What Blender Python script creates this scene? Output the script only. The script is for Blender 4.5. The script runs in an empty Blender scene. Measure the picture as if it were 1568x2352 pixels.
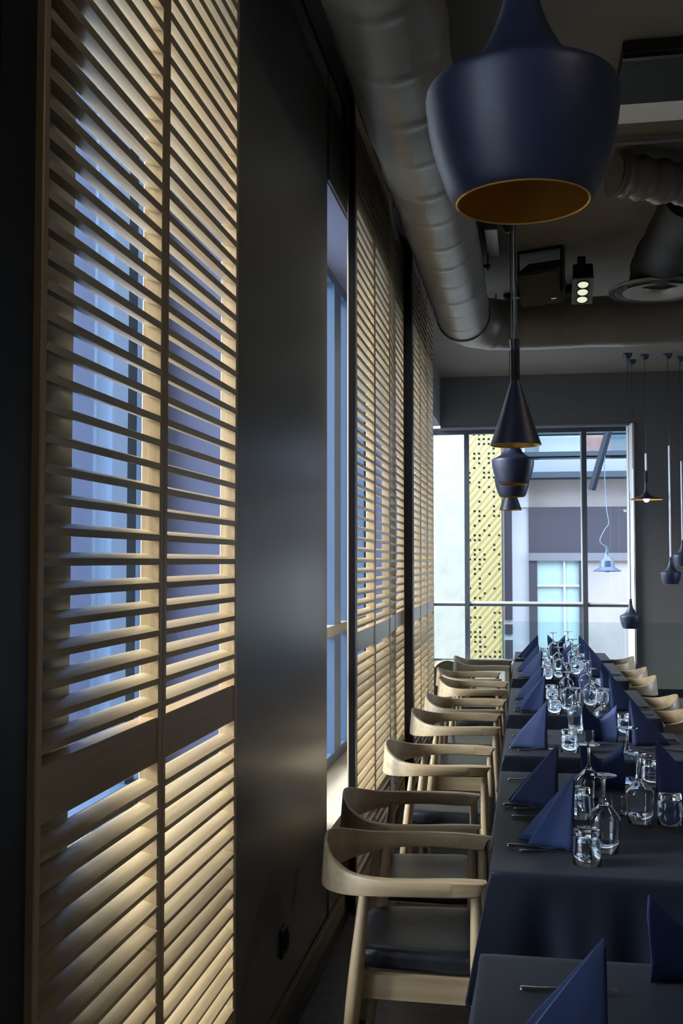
import bpy, math, random
import numpy as np
from mathutils import Vector
R = math.radians
random.seed(7)
SC = bpy.context.scene
COL = SC.collection

# ------------------------------------------------------------------ camera
EYE = 1.66
cam_d = bpy.data.cameras.new('camera')
cam = bpy.data.objects.new('camera', cam_d); COL.objects.link(cam)
cam.location = (0, 0, EYE)
cam.rotation_euler = (R(90 + 2.672), 0, R(9.985))
cam_d.sensor_fit = 'VERTICAL'; cam_d.sensor_height = 36; cam_d.lens = 36 * 2400 / 2352
cam_d.clip_start = 0.05; cam_d.clip_end = 200
SC.camera = cam

# ------------------------------------------------------------------ light
world = bpy.data.worlds.new('world'); SC.world = world; world.use_nodes = True
wn = world.node_tree.nodes; wl = world.node_tree.links
bg = wn['Background']
bg.inputs['Color'].default_value = (0.70, 0.81, 1.0, 1)
bg.inputs['Strength'].default_value = 9.0

sun_d = bpy.data.lights.new('sun', 'SUN'); sun = bpy.data.objects.new('sun', sun_d); COL.objects.link(sun)
sun_d.energy = 7.0; sun_d.angle = R(24); sun_d.color = (1.0, 0.97, 0.93)
# hazy sun over the street on the window side
sun.rotation_euler = Vector((0.9, 0.18, -0.55)).to_track_quat('-Z', 'Y').to_euler()

RXW = 5.3
def portal(name, loc, direction, sx, sy):
    d = bpy.data.lights.new(name, 'AREA'); d.shape = 'RECTANGLE'; d.size = sx; d.size_y = sy
    d.cycles.is_portal = True
    o = bpy.data.objects.new(name, d); COL.objects.link(o); o.location = loc
    o.rotation_euler = Vector(direction).to_track_quat('-Z', 'Z').to_euler()
portal('window_portal', (-1.40, 2.5, 1.9), (1, 0, 0), 1.3, 3.1)
portal('window_portal', (-1.40, 5.85, 1.9), (1, 0, 0), 2.6, 3.1)
portal('window_portal', (-1.40, 8.4, 1.9), (1, 0, 0), 2.0, 3.1)
portal('window_portal', (-1.50, 11.7, 1.9), (1, 0, 0), 3.4, 3.1)
portal('window_portal', (-1.40, -0.375, 1.9), (1, 0, 0), 1.9, 3.1)
portal('window_portal', (RXW, 9.6, 1.9), (-1, 0, 0), 1.6, 3.0)
portal('window_portal', (0.1, 13.75, 1.85), (0, -1, 0), 2.7, 3.2)

SC.view_settings.view_transform = 'Standard'; SC.view_settings.look = 'None'
SC.view_settings.gamma = 1; SC.view_settings.use_curve_mapping = False
SC.view_settings.exposure = 0.72

# ------------------------------------------------------------------ helpers
class MB:
    def __init__(s): s.v = []; s.f = []
    def add(s, vs, fs):
        n = len(s.v); s.v += [tuple(map(float, v)) for v in vs]; s.f += [tuple(i + n for i in f) for f in fs]; return s
    def box(s, x0, x1, y0, y1, z0, z1, b=0.0):
        if b <= 0:
            vs = [(x, y, z) for z in (z0, z1) for x, y in ((x0, y0), (x1, y0), (x1, y1), (x0, y1))]
            return s.add(vs, [(3, 2, 1, 0), (4, 5, 6, 7), (0, 1, 5, 4), (1, 2, 6, 5), (2, 3, 7, 6), (3, 0, 4, 7)])
        # chamfered box: three stacked inset rings
        rings = []
        for z, i in ((z0, b), (z0 + b, 0), (z1 - b, 0), (z1, b)):
            a0, a1, c0, c1 = x0 + i, x1 - i, y0 + i, y1 - i
            k = b if i == 0 else b * .4
            rings.append([(a0 + k, c0, z), (a1 - k, c0, z), (a1, c0 + k, z), (a1, c1 - k, z), (a1 - k, c1, z), (a0 + k, c1, z), (a0, c1 - k, z), (a0, c0 + k, z)])
        return s.loft(rings)
    def loft(s, rings, cap=True, closed=True):
        n = len(rings[0]); vs = [p for r in rings for p in r]; fs = []
        for i in range(len(rings) - 1):
            for j in range(n if closed else n - 1):
                k = (j + 1) % n
                fs.append((i * n + j, i * n + k, (i + 1) * n + k, (i + 1) * n + j))
        if cap:
            fs.append(tuple(range(n - 1, -1, -1))); fs.append(tuple((len(rings) - 1) * n + j for j in range(n)))
        return s.add(vs, fs)
    def lathe(s, prof, seg=32, c=(0, 0, 0), cap=True):
        rings = [[(c[0] + r * math.cos(2 * math.pi * j / seg), c[1] + r * math.sin(2 * math.pi * j / seg), c[2] + z) for j in range(seg)] for r, z in prof]
        return s.loft(rings, cap)
    def tube(s, pts, rad, seg=10, cap=True):
        pts = [Vector(p) for p in pts]
        rad = rad if hasattr(rad, '__len__') else [rad] * len(pts)
        rings = []; u = None
        for i, p in enumerate(pts):
            t = (pts[min(i + 1, len(pts) - 1)] - pts[max(i - 1, 0)]).normalized()
            if u is None:
                u = t.cross(Vector((0, 0, 1)) if abs(t.z) < .9 else Vector((1, 0, 0))).normalized()
            else:
                u = (u - t * u.dot(t)).normalized()
            w = t.cross(u)
            rings.append([p + (u * math.cos(a) + w * math.sin(a)) * rad[i] for a in [2 * math.pi * j / seg for j in range(seg)]])
        return s.loft(rings, cap)
    def build(s, name, mat, parent=None, smooth=30, mods=()):
        me = bpy.data.meshes.new(name); me.from_pydata(s.v, [], s.f); me.update()
        me.materials.append(mat)
        if smooth:
            me.shade_smooth(); me.set_sharp_from_angle(angle=R(smooth))
        o = bpy.data.objects.new(name, me); COL.objects.link(o)
        if parent: o.parent = parent
        return o

def recalc(o):
    import bmesh
    bm = bmesh.new(); bm.from_mesh(o.data); bmesh.ops.recalc_face_normals(bm, faces=bm.faces[:]); bm.to_mesh(o.data); bm.free(); return o

def tag(o, label=None, cat=None, group=None, kind=None):
    if label: o['label'] = label
    if cat: o['category'] = cat
    if group: o['group'] = group
    if kind: o['kind'] = kind
    return o
def thing(name, label, cat, loc=(0, 0, 0), rz=0, group=None):
    o = bpy.data.objects.new(name, None); COL.objects.link(o); o.location = loc; o.rotation_euler = (0, 0, rz)
    o.empty_display_size = .1
    return tag(o, label, cat, group)
def struct(name, mb, mat, smooth=0): return tag(mb.build(name, mat, None, smooth), kind='structure')
def dup(o, loc=None, rz=None, label=None, group=None, parent=None):
    kids = [c for c in SC.objects if c.parent == o]
    r = o.copy(); COL.objects.link(r)
    if loc is not None: r.location = loc
    if rz is not None: r.rotation_euler = (0, 0, rz)
    if label: r['label'] = label
    if group: r['group'] = group
    if parent: r.parent = parent
    for k in kids: dup(k, parent=r)
    return r
def smoothlerp(keys, n):
    """Catmull-Rom resampling of a list of tuples."""
    k = np.array(keys, float); m = len(k); out = []
    for i in range(n + 1):
        t = i / n * (m - 1); a = min(int(t), m - 2); u = t - a
        p0, p1, p2, p3 = k[max(a - 1, 0)], k[a], k[a + 1], k[min(a + 2, m - 1)]
        out.append(.5 * (2 * p1 + (p2 - p0) * u + (2 * p0 - 5 * p1 + 4 * p2 - p3) * u * u + (3 * p1 - p0 - 3 * p2 + p3) * u ** 3))
    return out

# ------------------------------------------------------------------ materials
def mat(name, col, rough=.5, metal=0, spec=.5, noise=None, bump=None, coat=0, sheen=0):
    m = bpy.data.materials.new(name); m.use_nodes = True; n = m.node_tree.nodes; l = m.node_tree.links
    b = n['Principled BSDF']
    b.inputs['Base Color'].default_value = (*col, 1); b.inputs['Roughness'].default_value = rough
    b.inputs['Metallic'].default_value = metal; b.inputs['Specular IOR Level'].default_value = spec
    b.inputs['Coat Weight'].default_value = coat; b.inputs['Sheen Weight'].default_value = sheen
    tc = n.new('ShaderNodeTexCoord'); mp = n.new('ShaderNodeMapping'); l.new(tc.outputs['Object'], mp.inputs['Vector'])
    if noise:
        sc, amt, col2 = noise[:3]
        if len(noise) > 3: mp.inputs['Scale'].default_value = noise[3]
        t = n.new('ShaderNodeTexNoise'); t.inputs['Scale'].default_value = sc; t.inputs['Detail'].default_value = 5
        l.new(mp.outputs['Vector'], t.inputs['Vector'])
        r = n.new('ShaderNodeValToRGB'); r.color_ramp.elements[0].position = .5 - amt; r.color_ramp.elements[1].position = .5 + amt
        r.color_ramp.elements[0].color = (*col, 1); r.color_ramp.elements[1].color = (*col2, 1)
        l.new(t.outputs['Fac'], r.inputs['Fac']); l.new(r.outputs['Color'], b.inputs['Base Color'])
    if bump:
        t2 = n.new('ShaderNodeTexNoise'); t2.inputs['Scale'].default_value = bump[0]; t2.inputs['Detail'].default_value = 6
        if len(bump) > 2:
            mp2 = n.new('ShaderNodeMapping'); mp2.inputs['Scale'].default_value = bump[2]
            l.new(tc.outputs['Object'], mp2.inputs['Vector']); l.new(mp2.outputs['Vector'], t2.inputs['Vector'])
        else: l.new(tc.outputs['Object'], t2.inputs['Vector'])
        bp = n.new('ShaderNodeBump'); bp.inputs['Strength'].default_value = bump[1]; bp.inputs['Distance'].default_value = .01
        l.new(t2.outputs['Fac'], bp.inputs['Height']); l.new(bp.outputs['Normal'], b.inputs['Normal'])
    return m

def wood(name, c1, c2, axis, rough=.42, scale=1.0):
    """streaked grain running along axis 0/1/2, with slow tone drift"""
    m = bpy.data.materials.new(name); m.use_nodes = True; n = m.node_tree.nodes; l = m.node_tree.links
    b = n['Principled BSDF']; b.inputs['Roughness'].default_value = rough; b.inputs['Specular IOR Level'].default_value = .5
    tc = n.new('ShaderNodeTexCoord'); mp = n.new('ShaderNodeMapping'); l.new(tc.outputs['Object'], mp.inputs['Vector'])
    s = [55 * scale] * 3; s[axis] = 2.2 * scale; mp.inputs['Scale'].default_value = s
    t = n.new('ShaderNodeTexNoise'); t.inputs['Scale'].default_value = 1.6; t.inputs['Detail'].default_value = 6; t.inputs['Distortion'].default_value = .6
    l.new(mp.outputs['Vector'], t.inputs['Vector'])
    mp3 = n.new('ShaderNodeMapping'); l.new(tc.outputs['Object'], mp3.inputs['Vector'])
    s3 = [18] * 3; s3[axis] = .8; mp3.inputs['Scale'].default_value = s3
    t3 = n.new('ShaderNodeTexNoise'); t3.inputs['Scale'].default_value = 1; t3.inputs['Detail'].default_value = 2
    l.new(mp3.outputs['Vector'], t3.inputs['Vector'])
    mx = n.new('ShaderNodeMath'); mx.operation = 'ADD'
    l.new(t.outputs['Fac'], mx.inputs[0]); l.new(t3.outputs['Fac'], mx.inputs[1])
    r = n.new('ShaderNodeValToRGB'); r.color_ramp.elements[0].position = .3; r.color_ramp.elements[1].position = .7
    ml = n.new('ShaderNodeMath'); ml.operation = 'MULTIPLY'; ml.inputs[1].default_value = .5
    l.new(mx.outputs[0], ml.inputs[0])
    r.color_ramp.elements[0].color = (*c1, 1); r.color_ramp.elements[1].color = (*c2, 1)
    l.new(ml.outputs[0], r.inputs['Fac']); l.new(r.outputs['Color'], b.inputs['Base Color'])
    bp = n.new('ShaderNodeBump'); bp.inputs['Strength'].default_value = .12; bp.inputs['Distance'].default_value = .002
    l.new(t.outputs['Fac'], bp.inputs['Height']); l.new(bp.outputs['Normal'], b.inputs['Normal'])
    return m

def thin_glass(name, tint=(1, 1, 1), refl=.9):
    m = bpy.data.materials.new(name); m.use_nodes = True; n = m.node_tree.nodes; l = m.node_tree.links
    n.remove(n['Principled BSDF']); out = n['Material Output']
    tr = n.new('ShaderNodeBsdfTransparent'); tr.inputs['Color'].default_value = (*tint, 1)
    gl = n.new('ShaderNodeBsdfGlossy'); gl.inputs['Roughness'].default_value = 0.01
    fr = n.new('ShaderNodeFresnel'); fr.inputs['IOR'].default_value = 1.45
    mu = n.new('ShaderNodeMath'); mu.operation = 'MULTIPLY'; mu.inputs[1].default_value = refl
    mix = n.new('ShaderNodeMixShader')
    l.new(fr.outputs[0], mu.inputs[0]); l.new(mu.outputs[0], mix.inputs['Fac']); l.new(tr.outputs[0], mix.inputs[1]); l.new(gl.outputs[0], mix.inputs[2])
    l.new(mix.outputs[0], out.inputs['Surface'])
    return m
def emis(name, col, st):
    m = mat(name, col); b = m.node_tree.nodes['Principled BSDF']
    b.inputs['Emission Color'].default_value = (*col, 1); b.inputs['Emission Strength'].default_value = st; return m

M_plaster = mat('dark_plaster', (.12, .117, .106), .28, spec=.65, noise=(3, .35, (.14, .136, .123)), bump=(6, .012))
M_plaster_l = mat('grey_plaster', (.22, .225, .235), .6, bump=(20, .08))
M_reveal = mat('reveal_blue_light_tint', (.15, .18, .34), .5)  # blue window light on the grey reveal, put into the base colour
M_ceiling = mat('ceiling_paint', (.17, .15, .125), .8, noise=(2.2, .3, (.21, .185, .155)), bump=(25, .15))
M_greywall = mat('far_wall_paint', (.12, .115, .115), .6, noise=(2, .3, (.14, .135, .135)), bump=(25, .06))
M_floor = None
M_black = mat('black_steel', (.006, .007, .012), .38, spec=.4)
M_blackmat = mat('black_matt', (.012, .012, .013), .6, spec=.3)
M_slat = wood('shutter_oak_slat', (.34, .25, .135), (.56, .44, .27), 1, .30)
M_stile = wood('shutter_oak_stile', (.34, .24, .13), (.54, .41, .25), 2, .32)
M_rail = wood('shutter_oak_rail', (.34, .22, .12), (.50, .36, .20), 1, .28)
M_chair_h = wood('ash_arm', (.38, .28, .165), (.60, .475, .31), 0, .34, .5)
M_chair_v = wood('ash_leg', (.36, .265, .155), (.56, .44, .28), 2, .34, .6)
M_leather = mat('black_leather', (.02, .024, .034), .33, spec=.6, bump=(90, .12))
M_base = wood('skirting_wood', (.12, .065, .025), (.19, .11, .05), 1, .45)
M_frame = mat('window_frame_blue_grey', (.055, .10, .19), .4)
M_frame_d = mat('window_frame_dark', (.06, .07, .09), .4)
M_glass = thin_glass('window_glass', (.96, .98, .97), .8)
M_glass_b = thin_glass('balustrade_glass', (.90, .95, .94), 1.0)
M_sill = mat('sill_pale', (.46, .41, .31), .5, bump=(15, .05))
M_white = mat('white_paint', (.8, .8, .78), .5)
M_duct = mat('painted_duct', (.15, .132, .108), .38, spec=.6, noise=(3, .3, (.19, .175, .15)), bump=(5, .35, (3, .7, 3)))
M_pend = mat('pendant_black', (.015, .022, .058), .46, spec=.65, bump=(60, .04))
M_brass = mat('beaten_brass', (.95, .62, .16), .55, metal=1, bump=(40, .35))
M_steel = mat('cutlery_steel', (.62, .63, .66), .16, metal=1)
M_cloth = mat('charcoal_navy_cloth', (.0045, .0085, .0220), .5, spec=.38, bump=(350, .05), sheen=.04)
M_napkin = mat('navy_napkin', (.031, .053, .150), .62, spec=.25, bump=(500, .05), sheen=.03)
M_cable = mat('pendant_cable', (.02, .02, .025), .35, spec=.6)
M_satin = mat('satin_metal', (.45, .45, .47), .35, metal=1)
M_chrome = mat('chrome', (.7, .7, .72), .12, metal=1)
M_drink = bpy.data.materials.new('drinking_glass'); M_drink.use_nodes = True
_n = M_drink.node_tree.nodes; _l = M_drink.node_tree.links; _n.remove(_n['Principled BSDF'])
_g = _n.new('ShaderNodeBsdfGlass'); _g.inputs['IOR'].default_value = 1.5; _g.inputs['Roughness'].default_value = 0; _g.inputs['Color'].default_value = (.97, .985, 1, 1)
_l.new(_g.outputs[0], _n['Material Output'].inputs['Surface'])
M_bulb = emis('lit_bulb', (1, .95, .85), 8)
M_spot = emis('spot_lens', (.8, .82, .62), .55)

# floorboards
M_floor = bpy.data.materials.new('dark_floorboards'); M_floor.use_nodes = True
n = M_floor.node_tree.nodes; l = M_floor.node_tree.links; b = n['Principled BSDF']; b.inputs['Roughness'].default_value = .38
tc = n.new('ShaderNodeTexCoord'); br = n.new('ShaderNodeTexBrick'); l.new(tc.outputs['Object'], br.inputs['Vector'])
br.inputs['Scale'].default_value = 1; br.inputs['Brick Width'].default_value = 1.4; br.inputs['Row Height'].default_value = .13; br.inputs['Mortar Size'].default_value = .003
br.inputs['Color1'].default_value = (.05, .05, .05, 1); br.inputs['Color2'].default_value = (.075, .075, .073, 1); br.inputs['Mortar'].default_value = (.005, .005, .005, 1)
l.new(br.outputs['Color'], b.inputs['Base Color'])
bp = n.new('ShaderNodeBump'); bp.inputs['Strength'].default_value = .3; bp.inputs['Distance'].default_value = .003
l.new(br.outputs['Fac'], bp.inputs['Height']); bp.invert = True; l.new(bp.outputs['Normal'], b.inputs['Normal'])

# ------------------------------------------------------------------ room shell
WX = -.87; WB = -1.30; CZ = 4.0; RX = 5.0; Y0 = -3.5; YF = 13.3
struct('floor', MB().box(WB, RX, Y0, YF + .35, -.1, 0), M_floor)
struct('ceiling', MB().box(WB, RX, Y0, YF + .35, CZ, CZ + .15), M_ceiling)
def wall_left():
    m = MB()
    ops = [(-1.25, .5), (1.91, 3.08), (4.62, 7.40), (7.52, 9.35)]
    y = Y0
    for a, c in ops:
        if a == 4.62:      # the long pier eases back towards the window opening
            cs = [(WB, y), (WX, y), (WX, 3.75)] + [(WX - .004 * (q / 12) ** 2, 3.75 + .84 * q / 12) for q in range(1, 13)] + [(WX - .010, 4.605), (WX - .022, 4.618), (WX - .05, 4.62), (WB, 4.62)]
            m.loft([[(x_, y_, 0) for x_, y_ in cs], [(x_, y_, CZ) for x_, y_ in cs]])
        else: m.box(WB, WX, y, a, 0, CZ)
        m.box(WB, WX, a, c, 0, .42); m.box(WB, WX, a, c, 3.40, CZ); y = c
    m.box(WB, WX, y, 9.9, 0, CZ)
    return m
recalc(struct('wall_left', wall_left(), M_plaster, 20))
m = MB().box(-1.36, -1.06, 9.9, 10.15, 0, CZ).box(-1.36, -1.06, 10.15, YF, 3.38, CZ).box(-1.36, -1.06, 10.15, YF, 0, .37)
struct('wall_corner', m, M_plaster_l)
struct('wall_right', MB().box(RX, RX + .2, Y0, 8.8, 0, CZ).box(RX, RX + .2, 10.4, YF + .35, 0, CZ).box(RX, RX + .2, 8.8, 10.4, 0, .4).box(RX, RX + .2, 8.8, 10.4, 3.4, CZ), M_greywall)
struct('wall_back', MB().box(WB, RX, Y0 - .2, Y0, 0, CZ), M_plaster)
m = MB().box(1.30, RX, YF, YF + .35, 0, CZ)
struct('wall_far', m, M_greywall)
struct('wall_far_beam', MB().box(-1.06, 1.30, YF, YF + .35, 3.36, CZ), M_greywall)
struct('wall_far_plinth', MB().box(-1.36, 1.30, YF, YF + .35, 0, .37), M_white)
# thin reveal linings carrying the blue light tint, and pale sills
for i, (a, c) in enumerate([(-1.25, .5), (1.91, 3.08), (4.62, 7.40), (7.52, 9.35)]):
    struct('trim_%d' % (i + 20), MB().box(-1.14, WX - .012, c - .006, c, .42, 3.40).box(-1.14, WX - .012, a, c, 3.39, 3.40), M_reveal)
    struct('trim_%d' % (i + 1), MB().box(-1.14, WX - .004, a + .004, c - .004, .42, .455), M_sill)
struct('trim_5', MB().box(-1.32, -1.02, 10.16, YF - .01, .37, .40), M_sill)
struct('trim_6', MB().box(-1.05, 1.29, YF - .04, YF + .08, .37, .40), M_white)
# skirting
struct('baseboard_left', MB().box(WX, WX + .022, Y0, 9.9, 0, .10, .004), M_base)
struct('trim_7', MB().box(WX + .0, WX + .05, Y0, 9.9, 0, .018), M_black)
struct('baseboard_far', MB().box(1.30, RX, YF - .02, YF, 0, .10), M_black)

def side_window(n, y0, y1, x, mull, transom=1.25, z0=.455, z1=3.40, mf=M_frame):
    w = tag(bpy.data.objects.new('window_%d' % n, None), kind='structure'); COL.objects.link(w); w.location = (x, (y0 + y1) / 2, z0)
    def P(name, m, mt):
        o = m.build(name, mt, w, 0); o.location = (-w.location.x, -w.location.y, -w.location.z); return o
    f = MB(); t = .07
    f.box(x - .04, x + .04, y0, y0 + t, z0, z1).box(x - .04, x + .04, y1 - t, y1, z0, z1)
    f.box(x - .04, x + .04, y0 + t, y1 - t, z0, z0 + t).box(x - .04, x + .04, y0 + t, y1 - t, z1 - t, z1)
    P('window_frame', f, mf)
    mm = MB()
    for a, b_ in mull: mm.box(x - .045, x + .05, a, b_, z0 + t, z1 - t)
    if mull: P('mullion', mm, mf)
    P('transom', MB().box(x - .03, x + .06, y0 + t, y1 - t, transom - .03, transom + .03), mf if n != 3 else M_plaster_l)
    P('glass_pane', MB().box(x - .004, x + .004, y0 + t, y1 - t, z0 + t, z1 - t), M_glass)
side_window(1, -1.25, .5, -1.17, [(-.40, -.33)])
side_window(2, 1.91, 3.08, -1.17, [(2.83, 2.90)], transom=1.0)
side_window(3, 4.62, 7.40, -1.17, [(6.12, 6.34), (6.56, 6.80)])
side_window(4, 7.52, 9.35, -1.17, [(8.4, 8.47)])
side_window(5, 10.15, YF + .2, -1.25, [(11.6, 11.66)], transom=1.11, z0=.40, z1=3.38, mf=M_frame_d)
side_window(7, 8.8, 10.4, RX + .1, [(9.56, 9.64)], transom=1.11, z0=.40, z1=3.40, mf=M_frame_d)
# far window
w = tag(bpy.data.objects.new('window_6', None), kind='structure'); COL.objects.link(w); w.location = (0, YF + .14, .37)
def P(name, m, mt):
    o = m.build(name, mt, w, 0); o.location = (0, -(YF + .14), -.37); return o
ya, yb = YF + .10, YF + .18
P('window_frame', MB().box(-1.25, 1.30, ya, yb, .37, .41).box(-1.25, 1.30, ya, yb, 3.28, 3.36).box(1.255, 1.30, ya, yb, .41, 3.28).box(-1.25, -1.2, ya, yb, .41, 3.28), M_frame_d)
P('mullion', MB().box(-.765, -.705, ya - .02, yb, .41, 3.28), M_frame_d)
P('mullion', MB().box(.70, .76, ya - .02, yb, .41, 3.28), M_frame_d)
P('transom', MB().box(-1.25, 1.255, ya - .01, yb, 1.085, 1.118), M_frame_d)
P('painted_glint_strip', MB().box(-1.25, 1.255, ya - .012, yb, 1.118, 1.142).box(.685, .70, ya - .012, ya + .02, 1.142, 3.28), M_white)  # white strips added to imitate the sunlit edges of transom and mullion
P('glass_pane', MB().box(-1.2, 1.255, ya + .03, ya + .038, .41, 3.28), M_glass)
struct('trim_8', (MB().loft([[(1.245, YF + .1, z), (1.30, YF + .1, z), (1.325, YF - .03, z), (1.305, YF - .03, z)] for z in (.40, 3.36)])), M_white)
struct('trim_9', MB().box(-1.06, 1.262, YF - .015, YF + .1, 3.335, 3.36), M_plaster_l)

# ------------------------------------------------------------------ outside (across the yard)
struct('ground_outside', MB().box(-30, 30, -15, 45, -.30, -.12), mat('paving', (.19, .19, .185), .8, noise=(1, .3, (.23, .23, .22))))
def ext(name, label, cat, mb, mt, group=None): return tag(mb.build(name, mt, None, 0), label, cat, group)
M_lav = mat('lavender_cladding', (.036, .055, .12), .6, noise=(.5, .3, (.042, .063, .135)))
struct('wall_neighbour', MB().box(-4.9, -3.25, 8.6, 10.9, -.1, 7.5), M_lav)
for i, (xx, yy) in enumerate(((-3.62, 8.50), (-4.5, 8.5))):
    p = tag(MB().tube([(xx, yy, -.1), (xx, yy, 7.2)], .055, 16).build('drainpipe', M_frame), 'blue-grey vertical drainpipe on the lavender wall outside the nearest shuttered window' if i == 0 else 'second drainpipe farther left on the lavender outside wall', 'pipe')
FY = 19.0
M_pale = mat('pale_render', (.15, .155, .125), .8, noise=(4, .25, (.19, .192, .165)), bump=(30, .4))
M_fwhite = mat('facade_white', (.33, .345, .39), .6)
M_fpink = mat('facade_stone', (.20, .18, .18), .7, noise=(1.3, .2, (.245, .225, .225)))
M_fdark = mat('storefront_dark', (.022, .02, .034), .5)
M_fsteel = mat('canopy_steel', (.022, .032, .045), .8, spec=.2)
M_fblue = mat('facade_glazing', (.045, .085, .12), .3)
M_fteal = mat('shop_glazing', (.24, .33, .35), .35)
M_brick = mat('reddish_brick', (.16, .11, .10), .8, noise=(9, .2, (.2, .14, .13)))
struct('wall_outside', MB().box(-14, 14, FY + .4, FY + .9, -.1, 9), M_pale)
t = thing('building', 'modern building across the yard with glazed upper floor, steel canopy and dark storefront', 'building', (.8, FY + .2, 0))
def B(name, x0, x1, z0, z1, mt, d=0., th=.1, par=t):
    o = MB().box(x0, x1, FY + d, FY + d + th, z0, z1).build(name, mt, par, 0)
    o.location = (-.8, -(FY + .2), 0); return o
B('wall_panel', -.40, .06, -.1, 3.1, M_fwhite, .1)
B('doorway', -.375, -.24, .60, 2.58, M_fdark, .05)
B('doorway', -.375, -.24, .34, .52, M_fdark, .05); B('doorway', -.375, -.24, -.1, .24, M_fdark, .05)
B('stone_band', .04, 2.6, 2.62, 3.12, M_fpink, .12)
B('stone_band', -.40, .04, 2.62, 3.42, M_fwhite, .06)
B('canopy_beam', -.45, 2.8, 3.10, 3.20, M_fsteel, -.6, .5)
B('canopy_deck', -.45, 2.8, 3.20, 3.42, mat('canopy_fascia', (.10, .12, .15), .5), -.5, .5)
B('canopy_beam', -.45, 2.8, 3.50, 3.58, M_fsteel, -.3, .3)
B('upper_glazing', -.35, 1.0, 3.44, 5.2, M_fblue, .1)
B('window_band', .25, 1.05, 3.45, 5.2, mat('facade_glazing_pale', (.20, .26, .31), .3), .05)
B('brick_pier', 1.0, 1.5, 3.42, 5.2, M_brick, .05)
B('upper_glazing', 1.5, 2.8, 3.42, 5.2, M_fblue, .05)
B('mullion', -.05, 0, 3.44, 5.2, M_fwhite, -.02, .05)
B('canopy_beam', -.45, 2.8, 3.88, 3.95, M_fsteel, -.4, .3)
B('storefront', .055, 2.8, 1.80, 2.62, M_fdark, .05)
B('storefront_fascia', .055, 2.8, 1.66, 1.80, mat('fascia_grey', (.10, .10, .12), .5), -.02)
B('pilaster', .055, .2, -.1, 1.66, M_fdark, .02)
B('shop_glass', .2, 1.0, -.1, 1.66, M_fteal, .08)
B('glazing_bar', .66, .69, .0, 1.66, M_fwhite, .03, .05)
B('glazing_bar', .2, .96, 1.20, 1.235, M_fwhite, .025, .05)
B('pilaster', .93, 1.05, -.1, 1.66, M_fdark, .02)
B('stone_wall', 1.05, 2.8, -.1, 1.66, M_fpink, .06)
# gold perforated screen
random.seed(3)
def gold():
    m = MB(); x0, x1, z0, z1 = -.985, -.405, -.1, 5.4; c = .0829; nx = 7; nz = int((z1 - z0) / c)
    y = FY - .9
    for i in range(nx):
        for j in range(nz):
            p = (0.3, .5, .6, .35, .3, .45, 0.3)[i]
            X0 = x0 + i * c; Z0 = z0 + j * c
            if random.random() < p * (.8 if (j // 9) % 2 else 1):
                e = c * .27   # a frame around the hole
                for a in ((X0, X0 + e, Z0, Z0 + c), (X0 + c - e, X0 + c, Z0, Z0 + c), (X0 + e, X0 + c - e, Z0, Z0 + e), (X0 + e, X0 + c - e, Z0 + c - e, Z0 + c)):
                    m.box(a[0], a[1], y, y + .02, a[2], a[3])
            else: m.box(X0, X0 + c, y, y + .02, Z0, Z0 + c)
    return m
M_gold = bpy.data.materials.new('gold_screen'); M_gold.use_nodes = True
n = M_gold.node_tree.nodes; l = M_gold.node_tree.links; b = n['Principled BSDF']; b.inputs['Roughness'].default_value = .5
tc = n.new('ShaderNodeTexCoord'); mp = n.new('ShaderNodeMapping'); mp.inputs['Rotation'].default_value = (0, R(-40), 0); l.new(tc.outputs['Object'], mp.inputs['Vector'])
wv = n.new('ShaderNodeTexWave'); wv.inputs['Scale'].default_value = 3.6; wv.bands_direction = 'X'; l.new(mp.outputs['Vector'], wv.inputs['Vector'])
r = n.new('ShaderNodeValToRGB'); r.color_ramp.elements[0].color = (.125, .10, .032, 1); r.color_ramp.elements[1].color = (.20, .175, .072, 1)
l.new(wv.outputs['Fac'], r.inputs['Fac']); l.new(r.outputs['Color'], b.inputs['Base Color'])
g = ext('perforated_screen', 'gold perforated metal screen standing outside the far window', 'screen', gold(), M_gold)
ext('screen_backing', 'blue-grey wall strip directly behind the gold perforated screen', 'wall', MB().box(-1.0, -.41, FY - .6, FY - .5, -.1, 5.4), M_fsteel)
ext('pale_screen', 'pale patterned wall panel outside left of the gold screen', 'wall', MB().box(-3.2, -1.03, FY - .9, FY - .8, -.1, 5.4), M_pale)
# steel truss of the canopy
tr = MB().tube([(1.27, 16, 3.72), (.98, 16, 2.72)], .055, 4).tube([(1.20, 16, 4.0), (1.20, 16, 3.55), (1.05, 16, 3.0)], .03, 4).tube([(1.45, 16, 3.62), (.5, 16, 3.62)], .03, 4)
ext('steel_bracket', 'diagonal dark steel bracket seen through the top of the right far pane', 'bracket', tr, mat('bracket_steel', (.014, .018, .026), 1, spec=.03))
# blue enamel lamp outside
t = thing('outdoor_lamp', 'pale blue enamel lamp on a wavy flex beyond the right far pane', 'lamp', (1.19, 16, 1.50))
M_en = mat('blue_enamel', (.025, .045, .09), .4)
recalc(MB().lathe([(.20, 0), (.205, .015), (.15, .04), (.11, .07), (.10, .16), (.06, .21), (.03, .23), (.03, .27), (.02, .30), (.02, .36), (.0005, .37), (.0005, .36), (.018, .29), (.05, .2), (.09, .15), (.1, .07), (.14, .03), (.19, 0)], 32, cap=False).build('lamp_shade', M_en, t))
MB().lathe([(.001, -.02), (.03, -.01), (.04, .02), (.03, .05), (.001, .06)], 16).build('bulb', M_fwhite, t)
MB().tube(smoothlerp([(0, 0, .36), (-.10, 0, .45), (-.03, 0, .62), (.03, 0, .72), (.0, 0, .95), (-.02, 0, 1.5), (0, 0, 2.15)], 40), .007, 6).build('flex', M_frame, t)

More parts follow.
